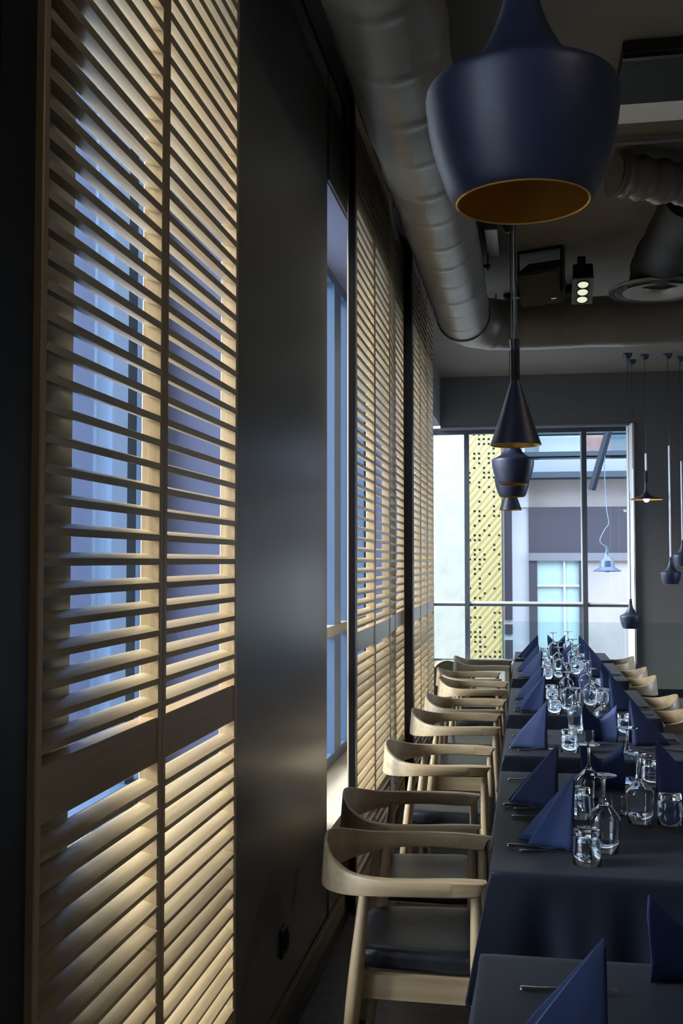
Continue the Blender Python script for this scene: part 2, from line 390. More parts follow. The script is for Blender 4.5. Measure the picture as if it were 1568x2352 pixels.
# ------------------------------------------------------------------ shutters
SX = -.80
def make_shutter(L):
    """local: y along the panel 0..L, x = thickness (front at 0), z from floor"""
    root = thing('louvred_shutter', '', 'shutter')
    zb, zt = .03, 3.90; sw = .022; dp = .046; rt, rb = 1.315, 1.215
    for a in (0.001, L - sw - .001):
        MB().box(-dp, 0, a, a + sw, zb, zt, .002).build('stile', M_stile, root)
    MB().box(-dp, -.003, sw, L - sw, rb, rt, .002).build('mid_rail', M_rail, root)
    MB().box(-dp, -.003, sw, L - sw, zt - .09, zt, .002).build('top_rail', M_rail, root)
    MB().box(-dp, -.003, sw, L - sw, zb, zb + .09, .002).build('bottom_rail', M_rail, root)
    pitch = .0528; hw = .0235; th = .0082; ang = R(17)
    ca, sa = math.cos(ang), math.sin(ang)
    def slats(z0, z1):
        m = MB(); k = int((z1 - z0) / pitch); off = ((z1 - z0) - (k - 1) * pitch) / 2
        prof = [(-hw, -th * .45), (-hw * .5, -th), (hw * .6, -th), (hw, -th * .9), (hw, th * .9), (hw * .5, th), (-hw * .5, th), (-hw, th * .45)]
        for i in range(k):
            zc = z0 + off + i * pitch; j = random.uniform(-.015, .015); c2, s2 = math.cos(ang + j), math.sin(ang + j)
            ring = lambda y: [(-dp / 2 + u * c2 + w * s2, y, zc - u * s2 + w * c2) for u, w in prof]
            m.loft([ring(sw), ring(L - sw)])
        return m
    slats(rt, zt - .09).build('louvre_slats', M_slat, root, 40); slats(zb + .09, rb).build('louvre_slats', M_slat, root, 40)
    return root
def place_shutter(src, p0, p1, label, first=False):
    a = math.atan2(p1[1] - p0[1], p1[0] - p0[0]) - math.pi / 2
    o = src if first else dup(src)
    o.location = (p0[0], p0[1], 0); o.rotation_euler = (0, 0, a); o['label'] = label; o['group'] = 'louvred oak shutter panels along the left wall'
    return o
sh = make_shutter(.612)
place_shutter(sh, (SX, 1.63), (SX, 2.242), 'louvred oak shutter panel nearest the camera, at the far left of the photo', True)
place_shutter(sh, (SX, 2.244), (SX, 2.856), 'louvred oak shutter panel beside the dark plaster pier, second from the camera')
sh2 = make_shutter(.63)
place_shutter(sh2, (SX, 4.965), (SX, 5.595), 'oak shutter panel directly behind the first slim black post', True)
place_shutter(sh2, (SX, 5.60), (SX, 6.23), 'oak shutter panel second after the first slim black post')
for a, c, lb in (((SX, 6.235), (-.838, 6.80), 'oak shutter panel angled back, third after the first slim black post'), ((-.838, 6.805), (-.846, 7.372), 'oak shutter panel just in front of the second slim black post')):
    s_ = make_shutter(.568); place_shutter(s_, a, c, lb, True)
sh3 = make_shutter(.582)
for i, lb in enumerate(('oak shutter panel directly behind the second slim black post', 'oak shutter panel second from the far end of the shutter row', 'oak shutter panel at the far end of the row, beside the far window')):
    place_shutter(sh3, (SX, 7.50 + i * .585), (SX, 7.50 + i * .585 + .582), lb, i == 0)
# posts and track
for y0, y1, lb in ((1.50, 1.60, 'black steel upright at the far left edge beside the nearest shutter'), (4.66, 4.955, 'slim black steel post between plaster pier and second shutter group'), (7.40, 7.492, 'slim black steel post between second and third shutter group')):
    if y0 < 2: m = MB().box(-.86, SX - .0, y0 - .02, y1 - .03, 0, 3.99).box(-.855, -.81, y1 - .03, y1 + .02, 0, 3.99)
    elif y0 > 7: m = MB().box(-.868, -.79, 7.385, 7.490, 0, 3.905)
    else: m = MB().box(-.832, SX - .002, y1 - .030, y1, 0, 3.905)
    tag(m.build('steel_post', M_black, None, 0), lb, 'post')
tag(MB().box(-.86, -.79, 1.625, 9.4, 3.905, 3.99).build('shutter_track', M_black, None, 0), 'black steel track along the top of the shutter row', 'track')
tag(MB().box(-.80, -.755, 2.865, 2.93, 0, .055, .003).build('shutter_stop', M_stile), 'small wooden block on the floor at the end of the near shutters', 'block')
# wall socket
t = thing('wall_socket', 'black wall socket low on the dark plaster pier', 'socket', (WX, 3.72, .30))
MB().box(0, .012, -.05, .05, -.05, .05, .003).build('plate', M_black, t)
MB().lathe([(.032, .0), (.032, .006), (.026, .006), (.024, .001)], 24).build('socket_well', M_blackmat, t).rotation_euler = (0, R(90), 0)
[c for c in SC.objects if c.parent == t][-1].location = (.012, 0, 0)

# ------------------------------------------------------------------ ceiling services
def duct(pts, rad, par, name='duct_section', seam=.0):
    P_ = [Vector(p) for p in pts]; L = [0]
    for a, b_ in zip(P_, P_[1:]): L.append(L[-1] + (b_ - a).length)
    n = int(L[-1] / .03); pp = []; rr = []
    for i in range(n + 1):
        s = L[-1] * i / n; k = max(j for j in range(len(L)) if L[j] <= s + 1e-9); k = min(k, len(P_) - 2)
        pp.append(P_[k].lerp(P_[k + 1], (s - L[k]) / (L[k + 1] - L[k]))); d = (s % .42)
        rr.append(rad + (.006 if d < .03 else 0) + .003 * math.sin(s * 9))
    return MB().tube(pp, rr, 40).build(name, M_duct, par, 60)
t = thing('ventilation_duct', 'large painted spiral duct running above the shutters and turning right', 'duct', (0, 0, 0))
R0 = .205; arc = [( -.47 + .42 * (1 - math.cos(a)), 8.22 + .42 * math.sin(a), 3.60) for a in [i * math.pi / 2 / 10 for i in range(11)]]
duct([(-.47, Y0 + .05, 3.60), (-.47, 8.22, 3.60)], R0, t)
duct(arc, R0 * 1.02, t, 'elbow')
duct([arc[-1], (RX - .05, arc[-1][1], 3.60)], R0, t)
for yy in (1.4, 3.4, 5.6, 7.6):
    MB().box(-.70, -.24, yy, yy + .03, 3.80, 3.82).box(-.70, -.69, yy, yy + .03, 3.6, 4.0).box(-.26, -.25, yy, yy + .03, 3.78, 4.0).build('hanger', M_blackmat, t, 0)
# round diffuser with flexible stem
t = thing('air_diffuser', 'round ceiling diffuser with concentric rings under a dark flexible duct', 'diffuser', (.95, 7.75, 3.60), 0, None)
t.scale = (1.13, 1.13, 1)
recalc(MB().lathe([(.30, 0), (.305, .02), (.29, .03), (.20, .05), (.20, .045), (.255, .012), (.26, 0)], 48, cap=False).build('outer_ring', M_plaster_l, t))
recalc(MB().lathe([(.001, .03), (.06, .03), (.07, .015), (.09, .01), (.21, -.004), (.215, .004), (.1, .035), (.001, .05)], 48, cap=False).build('inner_cone', mat('diffuser_metal', (.30, .28, .25), .35), t))
sp_ = smoothlerp([(0, 0, .03), (0, -.01, .08), (.0, -.10, .15), (.02, -.55, .20), (.05, -1.2, .24)], 60)
st = MB(); st.tube(sp_, [.185 - .0005 * i + .003 * math.sin(i * .7) + .006 * math.sin(i * .23) for i in range(61)], 36); st.build('stem', M_blackmat, t)
# crumpled flexible duct above/left of it
m = MB(); pts = smoothlerp([(.50, 6.05, 3.865), (.62, 6.10, 3.86), (1.0, 6.25, 3.85), (1.6, 6.2, 3.86), (2.4, 6.2, 3.86), (4.2, 6.2, 3.86)], 110)
m.tube(pts, [(.04 + .08 * min(1, i / 4)) + .010 * math.sin(i * .8) + .005 * math.sin(i * 2.3) for i in range(111)], 30)
tag(m.build('flexible_duct', M_duct, None, 60), 'crumpled flexible duct bulging below the ceiling right of the big pendant', 'duct')
# long slot diffuser / beam fixture
t = thing('ceiling_beam_unit', 'long dark rectangular ceiling unit with pale front lip', 'air unit', (1.6, 5.20, 3.85))
MB().box(-1.15, 1.9, -.45, .10, .09, .149, .004).build('housing', M_blackmat, t)
MB().box(-1.15, 1.9, -.43, -.40, .075, .09).build('edge_strip', M_black, t, 0)
MB().box(-1.15, 1.9, .115, .36, .10, .149, .004).build('lip', mat('unit_lip_grey', (.85, .86, .84), .45), t)
tag(MB().tube([(.45, 5.86, 3.965), (4.5, 5.86, 3.965)], .013, 16).build('conduit_pipe', M_chrome), 'thin shiny pipe running across the ceiling behind the pale lip', 'pipe')
# loudspeaker
t = thing('ceiling_speaker', 'black loudspeaker hung from the ceiling, tilted toward the room', 'speaker', (.12, 7.9, 3.70), R(-22))
sp = MB().loft([[(-.17, -.02, -.12), (.17, -.02, -.12), (.17, .02, .13), (-.17, .02, .13)], [(-.13, .22, -.06), (.13, .22, -.06), (.13, .22, .13), (-.13, .22, .13)]])
body = recalc(sp.build('cabinet', M_black, t, 0)); body.rotation_euler = (R(35), 0, 0)
gr = MB(); nn = 10
gr.loft([[(-.16 + .32 * i / nn, -.028 - .022 * math.sin(math.pi * i / nn), -.112), (-.16 + .32 * i / nn, .01 - .022 * math.sin(math.pi * i / nn), .122), (-.16 + .32 * i / nn, .02, .122), (-.16 + .32 * i / nn, -.015, -.112)] for i in range(nn + 1)])
g_ = gr.build('grille', mat('speaker_grille', (.06, .058, .052), .7, bump=(300, .3)), t, 40); g_.rotation_euler = (R(35), 0, 0)
MB().box(-.19, -.172, -.03, .03, -.04, .295).box(.172, .19, -.03, .03, -.04, .295).box(-.19, .19, -.03, .03, .275, .295).build('bracket', M_black, t, 0)
bd = MB().box(.09, .13, -.052, -.046, -.075, -.068).build('badge', M_chrome, g_, 0)
# triple spot
t = thing('triple_spotlight', 'black box spotlight with three round lit lenses on the ceiling', 'spotlight', (.42, 7.55, 3.66))
t.rotation_euler = (R(-24), 0, 0)
MB().box(-.07, .07, -.02, .26, 0, .13, .003).build('housing', M_black, t)
MB().box(-.03, .03, .10, .16, .13, .30, .003).build('bracket', M_black, t)
MB().box(-.075, .075, -.025, .265, -.012, 0, .002).build('bezel', mat('spot_bezel', (.22, .22, .23), .5), t)
for i in range(3):
    recalc(MB().lathe([(.042, 0), (.046, .004), (.046, .01), (.042, .008)], 24, cap=False).build('lens_ring', M_black, t)).location = (0, .035 + i * .085, -.022)
    MB().lathe([(.001, 0), (.03, 0), (.036, .005), (.036, .008)], 24).build('lens', M_spot, t).location = (0, .035 + i * .085, -.021)
M_fillglow = emis('fill_lens_glow', (1, .85, .65), 6)  # two unseen spotlights added as warm fill on the shutter fronts
for sy_ in (-.6, 3.4):
    t = thing('added_fill_spotlight', 'round black spotlight added out of view as warm fill for the shutters, %s' % ('behind the camera' if sy_ < 0 else 'above the aisle'), 'spotlight', (2.6, sy_, 3.80))
    MB().tube([(0, 0, .199), (0, 0, .08)], .012, 12).build('stem', M_black, t)
    MB().tube([(.10, 0, .10), (-.06, 0, .03)], .045, 24).build('can', M_black, t)
    MB().tube([(-.0605, 0, .0298), (-.062, 0, .029)], .036, 24).build('lens', M_fillglow, t)
    d = bpy.data.lights.new('added_fill_lamp', 'SPOT'); d.energy = 19 if sy_ < 0 else 18; d.color = (1, .86, .70); d.spot_size = R(88); d.spot_blend = .9; d.shadow_soft_size = .15
    o = bpy.data.objects.new('added_fill_lamp', d); COL.objects.link(o); o.location = (2.52, sy_, 3.81); o.rotation_euler = (Vector((-.87, sy_ + 1.6, 1.5)) - o.location).to_track_quat('-Z', 'Y').to_euler()
# smoke detector, junction box, rail bracket
t = thing('smoke_detector', 'small round smoke detector on the ceiling below the black loudspeaker', 'smoke detector', (.38, 9.0, 3.86))
MB().lathe([(.001, 0), (.05, .004), (.07, .02), (.075, .04), (.075, .06)], 32).build('cover', M_plaster_l, t)
MB().lathe([(.05, .06), (.05, .139)], 20).build('base', M_blackmat, t)
tag(MB().box(-.26, -.17, 7.05, 7.75, 3.90, 3.998, .004).build('junction_box', M_duct), 'painted rectangular junction box on the ceiling beside the spiral duct', 'box')
tag(MB().tube([(-.24, 9.2, 3.92), (.4, 9.2, 3.92)], .012, 10).tube([(-.24, 9.2, 3.92), (-.24, 9.2, 3.999)], .008, 8).build('ceiling_conduit', M_plaster_l), 'short pale conduit near the duct elbow', 'pipe')
tag(MB().box(-.78, -.73, 9.0, 9.6, 3.86, 3.93).box(-.785, -.725, 9.55, 9.6, 3.83, 3.99).build('blind_track', M_duct, None, 0), 'short metal track above the last shutter panel', 'track')

# ------------------------------------------------------------------ pendants
def shell(prof, th=.003):
    """closed thin shell from an outer profile: outside then back down the inside"""
    out = MB().lathe(prof, 56, cap=False)
    inn = [(max(r - th, .001), z + (0 if i == 0 else 0)) for i, (r, z) in enumerate(prof)]
    return out, MB().lathe(inn[::-1], 56, cap=False)
FAT = [(.083, 0), (.090, .008), (.099, .03), (.1085, .06), (.1155, .09), (.1190, .115), (.1200, .130), (.1188, .138), (.1150, .143), (.106, .148), (.092, .154), (.074, .164), (.058, .179), (.045, .199), (.033, .224), (.0225, .256), (.0175, .29), (.0155, .32), (.015, .33), (.001, .332)]
TALL = [(.095, 0), (.096, .004), (.085, .035), (.060, .11), (.035, .19), (.018, .245), (.011, .28), (.0105, .295), (.014, .33), (.019, .38), (.0215, .405), (.001, .407)]
WIDE = [(.18, 0), (.181, .004), (.165, .012), (.12, .022), (.075, .036), (.045, .056), (.028, .085), (.019, .13), (.014, .2), (.011, .30), (.010, .34), (.001, .342)]
def pendant(kind, loc, label, group, cable_top, rod=0, bulb=False, s=1.0):
    prof = {'fat': FAT, 'tall': TALL, 'wide': WIDE}[kind]
    fine = [tuple(p) for p in smoothlerp(prof[:-1], (len(prof) - 2) * 3)] + [prof[-1]]
    fine = [(max(r, .001) * s, z * s) for r, z in fine]
    t = thing('pendant_lamp', label, 'pendant lamp', loc, 0, group)
    a, b_ = shell(fine); shade = recalc(a.build('lamp_shade', M_pend, t, 50)); b_.build('brass_lining', M_brass, shade, 50)['label'] = 'beaten brass inner lining'
    h = fine[-1][1]
    rimr = fine[0][0]
    recalc(MB().lathe([(rimr - .003, 0), (rimr - .0015, -.0015), (rimr, 0), (rimr - .0015, .001), (rimr - .003, 0)], 56, cap=False).build('rim', M_brass, shade))
    if rod: MB().tube([(0, 0, h - .01), (0, 0, h + rod)], .011 * s, 12).build('stem', M_satin, t)
    MB().tube([(0, 0, h - .01), (0, 0, cable_top - loc[2] - .02)], .0032, 8).build('cable', M_cable, t)
    MB().lathe([(.001, 0), (.02, .002), (.04, .02), (.05, .045), (.05, .06)], 24, (0, 0, cable_top - loc[2] - .06)).build('ceiling_rose', M_pend, t)
    MB().tube([(0, 0, h - .03), (0, 0, h * .55)], .018 * s, 12).build('lamp_holder', M_blackmat, t)
    if bulb: MB().lathe([(.001, -.03), (.02, -.026), (.032, -.006), (.034, .012), (.02, .045), (.012, .06)], 20).build('bulb', M_bulb, t)
    return t
G1 = 'black pendants hung in a line over the tables'
pendant('fat', (0.0, 1.30, 2.105), 'large blue-black round pendant lamp closest to the camera, at the top', G1, CZ)
p = pendant('tall', (-.034, 4.02, 2.10), 'tall cone-shaped black pendant lamp with narrow waist over the second table', G1, CZ)
MB().tube([(.006, 0, .40), (.012, 0, 1.2), (.008, 0, CZ - 2.12)], .0022, 6).build('suspension_wire', M_chrome, p)
pendant('fat', (-.068, 6.05, 2.10), 'rounded black pendant lamp just behind the tall cone pendant', G1, CZ)
pendant('fat', (-.088, 7.27, 2.10), 'rounded black pendant lamp half hidden, third behind the tall cone pendant', G1, CZ)
pendant('tall', (-.127, 9.20, 2.10), 'small cone-shaped pendant lamp lowest in the row, farthest over the tables', G1, CZ)
G2 = 'small black pendants clustered beyond the glass balustrade'
pendant('wide', (1.347, 12.2, 2.35), 'flat wide-brimmed pendant lamp with glowing bulb in front of the dark far wall', G2, CZ, .18, True)
pendant('fat', (1.60, 12.2, 1.40), 'rounded black pendant lamp against the dark far wall, right of the flat one', G2, CZ, 1.25, s=.92)
pendant('fat', (1.15, 12.1, .905), 'rounded black pendant lamp behind the top edge of the balustrade, by the far window', G2, CZ, 1.2, s=1.0)
pendant('fat', (1.76, 12.4, 1.60), 'pendant lamp cut by the right edge of the photo', G2, CZ, .9, s=.9)
pendant('tall', (1.235, 12.5, .10), 'lowest thin-stemmed pendant lamp hanging beside the right-hand chairs', G2, CZ, 2.3, s=.8)

# ------------------------------------------------------------------ glass balustrade
t = thing('glass_balustrade', 'clear glass balustrade standing behind the far end of the tables', 'balustrade', (1.0, 11.2, 0))
for a, c in ((-1.28, .0), (.01, 1.3), (1.31, 3.2)):
    MB().box(a, c, -.006, .006, .06, 1.022).build('glass_panel', M_glass_b, t, 0)
MB().box(-1.28, 3.2, -.03, .03, 0, .07).build('base_channel', M_black, t, 0)

# ------------------------------------------------------------------ tables and cloths
TX0, TX1 = -.105, .755
TABLES = [(1.05, 2.485, 'the table nearest the camera'), (3.133, 4.615, 'the second table from the camera'), (4.997, 5.782, 'the small third table'),
          (6.30, 7.62, 'the fourth table'), (8.22, 9.60, 'the fifth table'), (9.87, 10.65, 'the farthest table')]
ORD = ['nearest the camera', 'second from the camera', 'third from the camera', 'fourth from the camera', 'fifth from the camera', 'farthest from the camera']
def cloth(x0, x1, y0, y1, zt, seed):
    rnd = random.Random(seed); m = MB()
    W, D = x1 - x0, y1 - y0; per = []; st = .02
    def side(a, b_, nrm):
        L = (Vector(b_) - Vector(a)).length; k = int(L / st)
        for i in range(k): per.append((Vector(a).lerp(Vector(b_), i / k), Vector(nrm), i / k, L))
    side((x0, y0), (x1, y0), (0, -1)); side((x1, y0), (x1, y1), (1, 0)); side((x1, y1), (x0, y1), (0, 1)); side((x0, y1), (x0, y0), (-1, 0))
    ph = [rnd.uniform(0, 6) for _ in range(4)]
    rows = [(0, .0, zt), (.004, .15, zt - .001), (.006, .7, zt - .004), (.008, 1, zt - .012)]
    H = .285; n = 12
    ring_list = []
    cx_, cy_ = (x0 + x1) / 2, (y0 + y1) / 2
    for f in (0., .5, .9, .97):
        ring_list.append([((cx_ + (p.x - cx_) * f) if f else cx_ + (p.x - cx_) * .02, (cy_ + (p.y - cy_) * f) if f else cy_ + (p.y - cy_) * .02, zt) for p, *_ in per])
    for off, _, z in rows: ring_list.append([(p.x + nr.x * off, p.y + nr.y * off, z) for p, nr, *_ in per])
    for k in range(1, n + 1):
        q = k / n; ring = []
        for p, nr, u, L in per:
            right = nr.x > .5
            dc = min(u, 1 - u) * L                       # distance from the nearest corner
            cr = math.exp(-(dc / .10) ** 2)
            hh = (.035 if right else H) + (0 if right else .06 * cr)
            wv_ = .010 * math.sin(p.x * 23 + p.y * 19 + ph[0]) + .006 * math.sin(p.x * 51 - p.y * 47 + ph[1])
            out = .008 + q * (wv_ + .012) + q * cr * (.075 if not right else .0)
            dirn = Vector((p.x - cx_, p.y - cy_)); cd = Vector((math.copysign(1, dirn.x), math.copysign(1, dirn.y))).normalized()
            v = nr * (out * (1 - cr)) + cd * out * cr * (0 if right else 1) + (nr * out * cr if right else Vector((0, 0)))
            ring.append((p.x + v.x, p.y + v.y, zt - .012 - q * hh + .006 * q * math.sin(p.x * 9 + p.y * 8 + ph[2])))
        ring_list.append(ring)
    N = len(per)
    m.loft(ring_list, cap=False); m.f.append(tuple(range(N)))
    return m
for i, (y0, y1, nm) in enumerate(TABLES):
    t = thing('dining_table', 'dining table %s, hidden under its dark cloth' % ORD[i], 'table', ((TX0 + TX1) / 2, (y0 + y1) / 2, 0), 0, None)
    hx, hy = (TX1 - TX0) / 2 - .004, (y1 - y0) / 2 - .004
    MB().box(-hx, hx, -hy, hy, .722, .746, .003).build('tabletop', M_rail, t)
    MB().lathe([(.03, .03), (.03, .70), (.09, .722)], 24).build('pedestal', M_black, t)
    MB().box(-.14, .14, -.22, .22, 0, .03, .004).build('foot_plate', M_black, t)
    c = recalc(cloth(TX0, TX1, y0, y1, .75, i).build('tablecloth', M_cloth, None, 60))
    so = c.modifiers.new('s', 'SOLIDIFY'); so.thickness = .0012; so.offset = 1
    tag(c, 'dark charcoal-navy cloth draped over the table %s' % ORD[i], 'tablecloth')

# ------------------------------------------------------------------ chairs
def make_chair():
    t = thing('armchair', '', 'chair')
    #      x     y     ztop  zbot  width
    half = [(.238, -.252, .700, .664, .040), (.215, -.256, .701, .658, .048), (.14, -.268, .703, .655, .050), (.02, -.280, .701, .654, .043), (-.09, -.276, .700, .648, .033), (-.18, -.245, .706, .636, .023),
            (-.25, -.180, .728, .625, .015), (-.292, -.090, .752, .618, .011), (-.305, 0, .762, .616, .010)]
    full = half + [(a, -b_, c, d, e) for a, b_, c, d, e in half[-2::-1]]
    pts = smoothlerp(full, 96); rings = []
    for i, q in enumerate(pts):
        a = pts[max(i - 1, 0)]; b_ = pts[min(i + 1, len(pts) - 1)]
        tg = Vector((b_[0] - a[0], b_[1] - a[1])).normalized(); nr = Vector((tg.y, -tg.x))
        w = q[4] / 2; zt, zb = q[2], q[3]; r = min(w * .6, .005); tipk = max(0., 1 - min(i, len(pts) - 1 - i) / 7.); lean = .012 * max(0, (zt - .705) / .06)
        def pt(s, z, k): return (q[0] + nr.x * (s + k) - .034 * tipk * (zt - z) / (zt - zb), q[1] + nr.y * (s + k), z)
        sec = [(-w, zb + r), (-w * .9, zb + r * .3), (-w + r, zb), (w - r, zb), (w * .9, zb + r * .3), (w, zb + r), (w, zt - r), (w * .9, zt - r * .3), (w - r, zt), (-w + r, zt), (-w * .9, zt - r * .3), (-w, zt - r)]
        rings.append([pt(s, z, (lean if z > .69 else 0)) for s, z in sec])
    recalc(MB().loft(rings).build('arm_and_back_rail', M_chair_h, t, 35))
    def leg(x0, y0, x1, y1, zt):
        n = 14; P_ = []; rr = []
        for i in range(n + 1):
            q = i / n; z = zt * (1 - q)
            P_.append((x0 + (x1 - x0) * q, y0 + (y1 - y0) * q, z)); rr.append(.0155 + .0085 * math.sin(math.pi * min(1, q * 1.05)) ** 1.2)
        return MB().tube(P_, rr, 16)
    for s in (-1, 1):
        leg(-.130, s * .262, -.197, s * .275, .662).build('leg', M_chair_v, t)
        leg(.205, s * .258, .222, s * .262, .668).build('leg', M_chair_v, t)
        MB().loft([[(x, s * (yy), z) for yy, z in ((.232, .332), (.256, .332), (.256, .405), (.232, .405))] for x in (-.165, .195)]).build('side_rail', M_chair_h, t, 0)
    MB().box(-.180, -.158, -.25, .25, .34, .405, .003).build('cross_rail', M_chair_h, t)
    MB().box(.190, .212, -.245, .245, .34, .405, .003).build('cross_rail', M_chair_h, t)
    # padded seat
    rings = []
    def outline(sc, z):
        pts = []
        for k in range(48):
            a = 2 * math.pi * k / 48; cx = math.copysign(abs(math.cos(a)) ** .35, math.cos(a)); sy = math.copysign(abs(math.sin(a)) ** .35, math.sin(a))
            x = .02 + cx * .215 * sc; y = sy * (.225 + .018 * cx) * sc; pts.append((x, y, z - .010 * (1 - (y / .24) ** 2) * (z > .4)))
        return pts
    for sc, z in ((.90, .404), (.99, .410), (1.0, .426), (1.0, .446), (.985, .459), (.94, .467), (.8, .471), (.5, .472), (.1, .472)): rings.append(outline(sc, z))
    MB().loft(rings).build('seat_pad', M_leather, t, 70)
    return t
ch = make_chair()
CX = -.365
left = [(1.76, 'pale wooden armchair nearest the camera, only a sliver of its rail at the bottom edge'), (3.46, 'pale wooden armchair in the foreground with its whole side rail and seat visible'),
        (4.11, 'wooden armchair directly behind the foreground one at the second table'), (5.24, 'wooden armchair on the window side of the small third table'),
        (6.40, 'nearer window-side wooden armchair at the fourth table'), (7.11, 'farther window-side wooden armchair at the fourth table'),
        (8.19, 'nearer window-side wooden armchair at the fifth table'), (8.88, 'farther window-side wooden armchair at the fifth table'), (9.99, 'window-side wooden armchair at the farthest table, against the bright window')]
dx = [-.01, .004, -.05, -.035, -.028, -.012, -.01, -.08, -.012]
for i, (y, lb) in enumerate(left):
    o = ch if i == 0 else dup(ch)
    o.location = (CX + dx[i], y, 0); o.rotation_euler = (0, 0, R([0, 0, 2, -1, 1, -1, 0, 2, -2][i])); o['label'] = lb; o['group'] = 'wooden armchairs on the window side'
right = [(5.35, 'wooden armchair on the aisle side of the small third table, near the right edge'), (6.71, 'nearer aisle-side wooden armchair at the fourth table'), (7.36, 'farther aisle-side wooden armchair at the fourth table'),
         (8.55, 'nearer aisle-side wooden armchair at the fifth table'), (9.20, 'farther aisle-side wooden armchair at the fifth table'), (10.25, 'aisle-side wooden armchair at the farthest table')]
right[0] = (5.35, right[0][1])
for y, lb in right:
    dup(ch, (.70, y, 0), R(180), lb, 'wooden armchairs on the aisle side')
# round-backed chair beyond
t = thing('lounge_chair', 'low chair with a rounded tan back behind the window-side armchairs', 'chair', (-.78, 10.55, 0))
rr = [[(x * .22, y, .30 + .36 * z) for x, z in [(math.cos(a), math.sin(a) if math.sin(a) > 0 else math.sin(a) * .6) for a in [2 * math.pi * k / 40 for k in range(40)]]] for y in (0, .006, .05, .056)]
MB().loft(rr).build('backrest', mat('tan_upholstery', (.45, .37, .22), .6), t, 40)
MB().box(-.21, .21, .06, .44, .36, .43, .02).build('seat', M_leather, t)
for sx in (-.18, .18):
    for sy in (.03, .40): MB().tube([(sx, sy, .37), (sx * 1.05, sy, 0)], .014, 10).build('leg', M_chair_v, t)

# ------------------------------------------------------------------ napkins
def napkin_mesh(seed, v=0):
    rnd = random.Random(seed); j = lambda a: rnd.uniform(-a, a)
    T2 = (-.146 + j(.01), -.066 + j(.006)); T1 = (-.185 + j(.01), .026 + j(.01)); nt = (-.085 + j(.012), -.008)
    if v: T2, nt, T1 = (-.175, -.030), (-.150, -.012), (-.185, .008)
    keys = [(-.004, -.082), (-.080, -.066), T2, (T2[0] - .003, T2[1] + .006), nt, T1, (T1[0] + .001, T1[1] + .006), (-.09, .062), (-.004, .085)]
    base = []
    for a, b_ in zip(keys, keys[1:]):
        for k in range(4): base.append((a[0] + (b_[0] - a[0]) * k / 4, a[1] + (b_[1] - a[1]) * k / 4))
    base.append(keys[-1]); A = (0.0, 0.0, .218); m = MB(); rings = []
    for i in range(13):
        q = i / 12
        ring = []
        for x, y in base:
            bul = .012 * math.sin(math.pi * q)
            ring.append((x * (1 - q) + A[0] * q - bul * (1 - q) * .4, y * (1 - q) * (1 + .25 * math.sin(math.pi * q) * .5) + A[1] * q, A[2] * q))
        rings.append(ring)
    m.loft(rings, cap=False, closed=False)
    # second sheet inside, a few millimetres in
    rings2 = [[(x * .90 + .004, y * .86, z * .93) for x, y, z in r_] for r_ in rings]
    m.loft(rings2, cap=False, closed=False)
    return m
def napkin(src, loc, rz, label, grp, seed, v=0):
    o = napkin_mesh(seed, v).build('folded_napkin', M_napkin, None, 38); o.location = loc; o.rotation_euler = (0, 0, rz)
    so = o.modifiers.new('s', 'SOLIDIFY'); so.thickness = .0016; so.offset = 0
    return tag(o, label, 'napkin', grp)
ZT = .7525
GN = 'navy napkins folded into standing peaks on the window side'; GR = 'navy napkins folded into standing peaks on the aisle side'
nl = [(.135, 2.00, 4, 1, 'large navy napkin peak in front at the bottom edge, nearest the camera'), (.146, 3.49, 0, 0, 'navy napkin peak with two creases in front at the second table'), (.112, 4.05, -3, 1, 'navy napkin peak behind the front one on the second table'),
      (.094, 5.26, 3, 1, 'navy napkin peak on the window side of the small third table'), (.110, 6.52, 0, 0, 'nearer window-side napkin peak on the fourth table'), (.100, 7.08, 4, 1, 'farther window-side napkin peak on the fourth table'),
      (.118, 8.35, 0, 1, 'nearer window-side napkin peak on the fifth table'), (.100, 8.85, 3, 1, 'farther window-side napkin peak on the fifth table'), (.105, 9.98, 5, 0, 'window-side napkin peak on the farthest table')]
for i, (x, y, a, v, lb) in enumerate(nl): napkin(None, (x, y, ZT), R(a), lb, GN, 10 + i, v)
nr_ = [(.635, 3.55, 180, 0, 'aisle-side napkin on the second table, cut by the right edge'), (.490, 4.22, 176, 0, 'farther aisle-side napkin peak on the second table'), (.505, 5.42, 182, 0, 'aisle-side napkin peak on the small third table'),
       (.498, 6.62, 180, 1, 'nearer aisle-side napkin peak on the fourth table'), (.492, 7.3, 178, 0, 'farther aisle-side napkin peak on the fourth table'), (.488, 8.5, 180, 1, 'nearer aisle-side napkin peak on the fifth table'), (.485, 9.1, 183, 0, 'farther aisle-side napkin peak on the fifth table'), (.482, 10.0, 180, 1, 'aisle-side napkin peak on the farthest table')]
for i, (x, y, a, v, lb) in enumerate(nr_): napkin(None, (x, y, ZT), R(a), lb, GR, 40 + i, v)
def wing():
    m = MB()
    for off, sc in ((0, 1), (.012, .94), (.02, .86)):
        rings = []
        for i in range(21):
            u = -1 + i / 10; x = u * .085 * sc; y = off + abs(u) * -.045
            top = (.105 + .085 * abs(u) ** 1.15) * sc
            rings.append([(x + (.004 * math.sin(6 * z_)), y - .01 * z_, top * z_) for z_ in (0, .25, .5, .75, 1)])
        m.loft(rings, cap=False, closed=False)
    return m
wg = wing().build('winged_napkin', M_napkin, None, 38); so = wg.modifiers.new('s', 'SOLIDIFY'); so.thickness = .0016; so.offset = 0
tag(wg, '', 'napkin', 'navy napkins folded with two upright wings at the table heads')
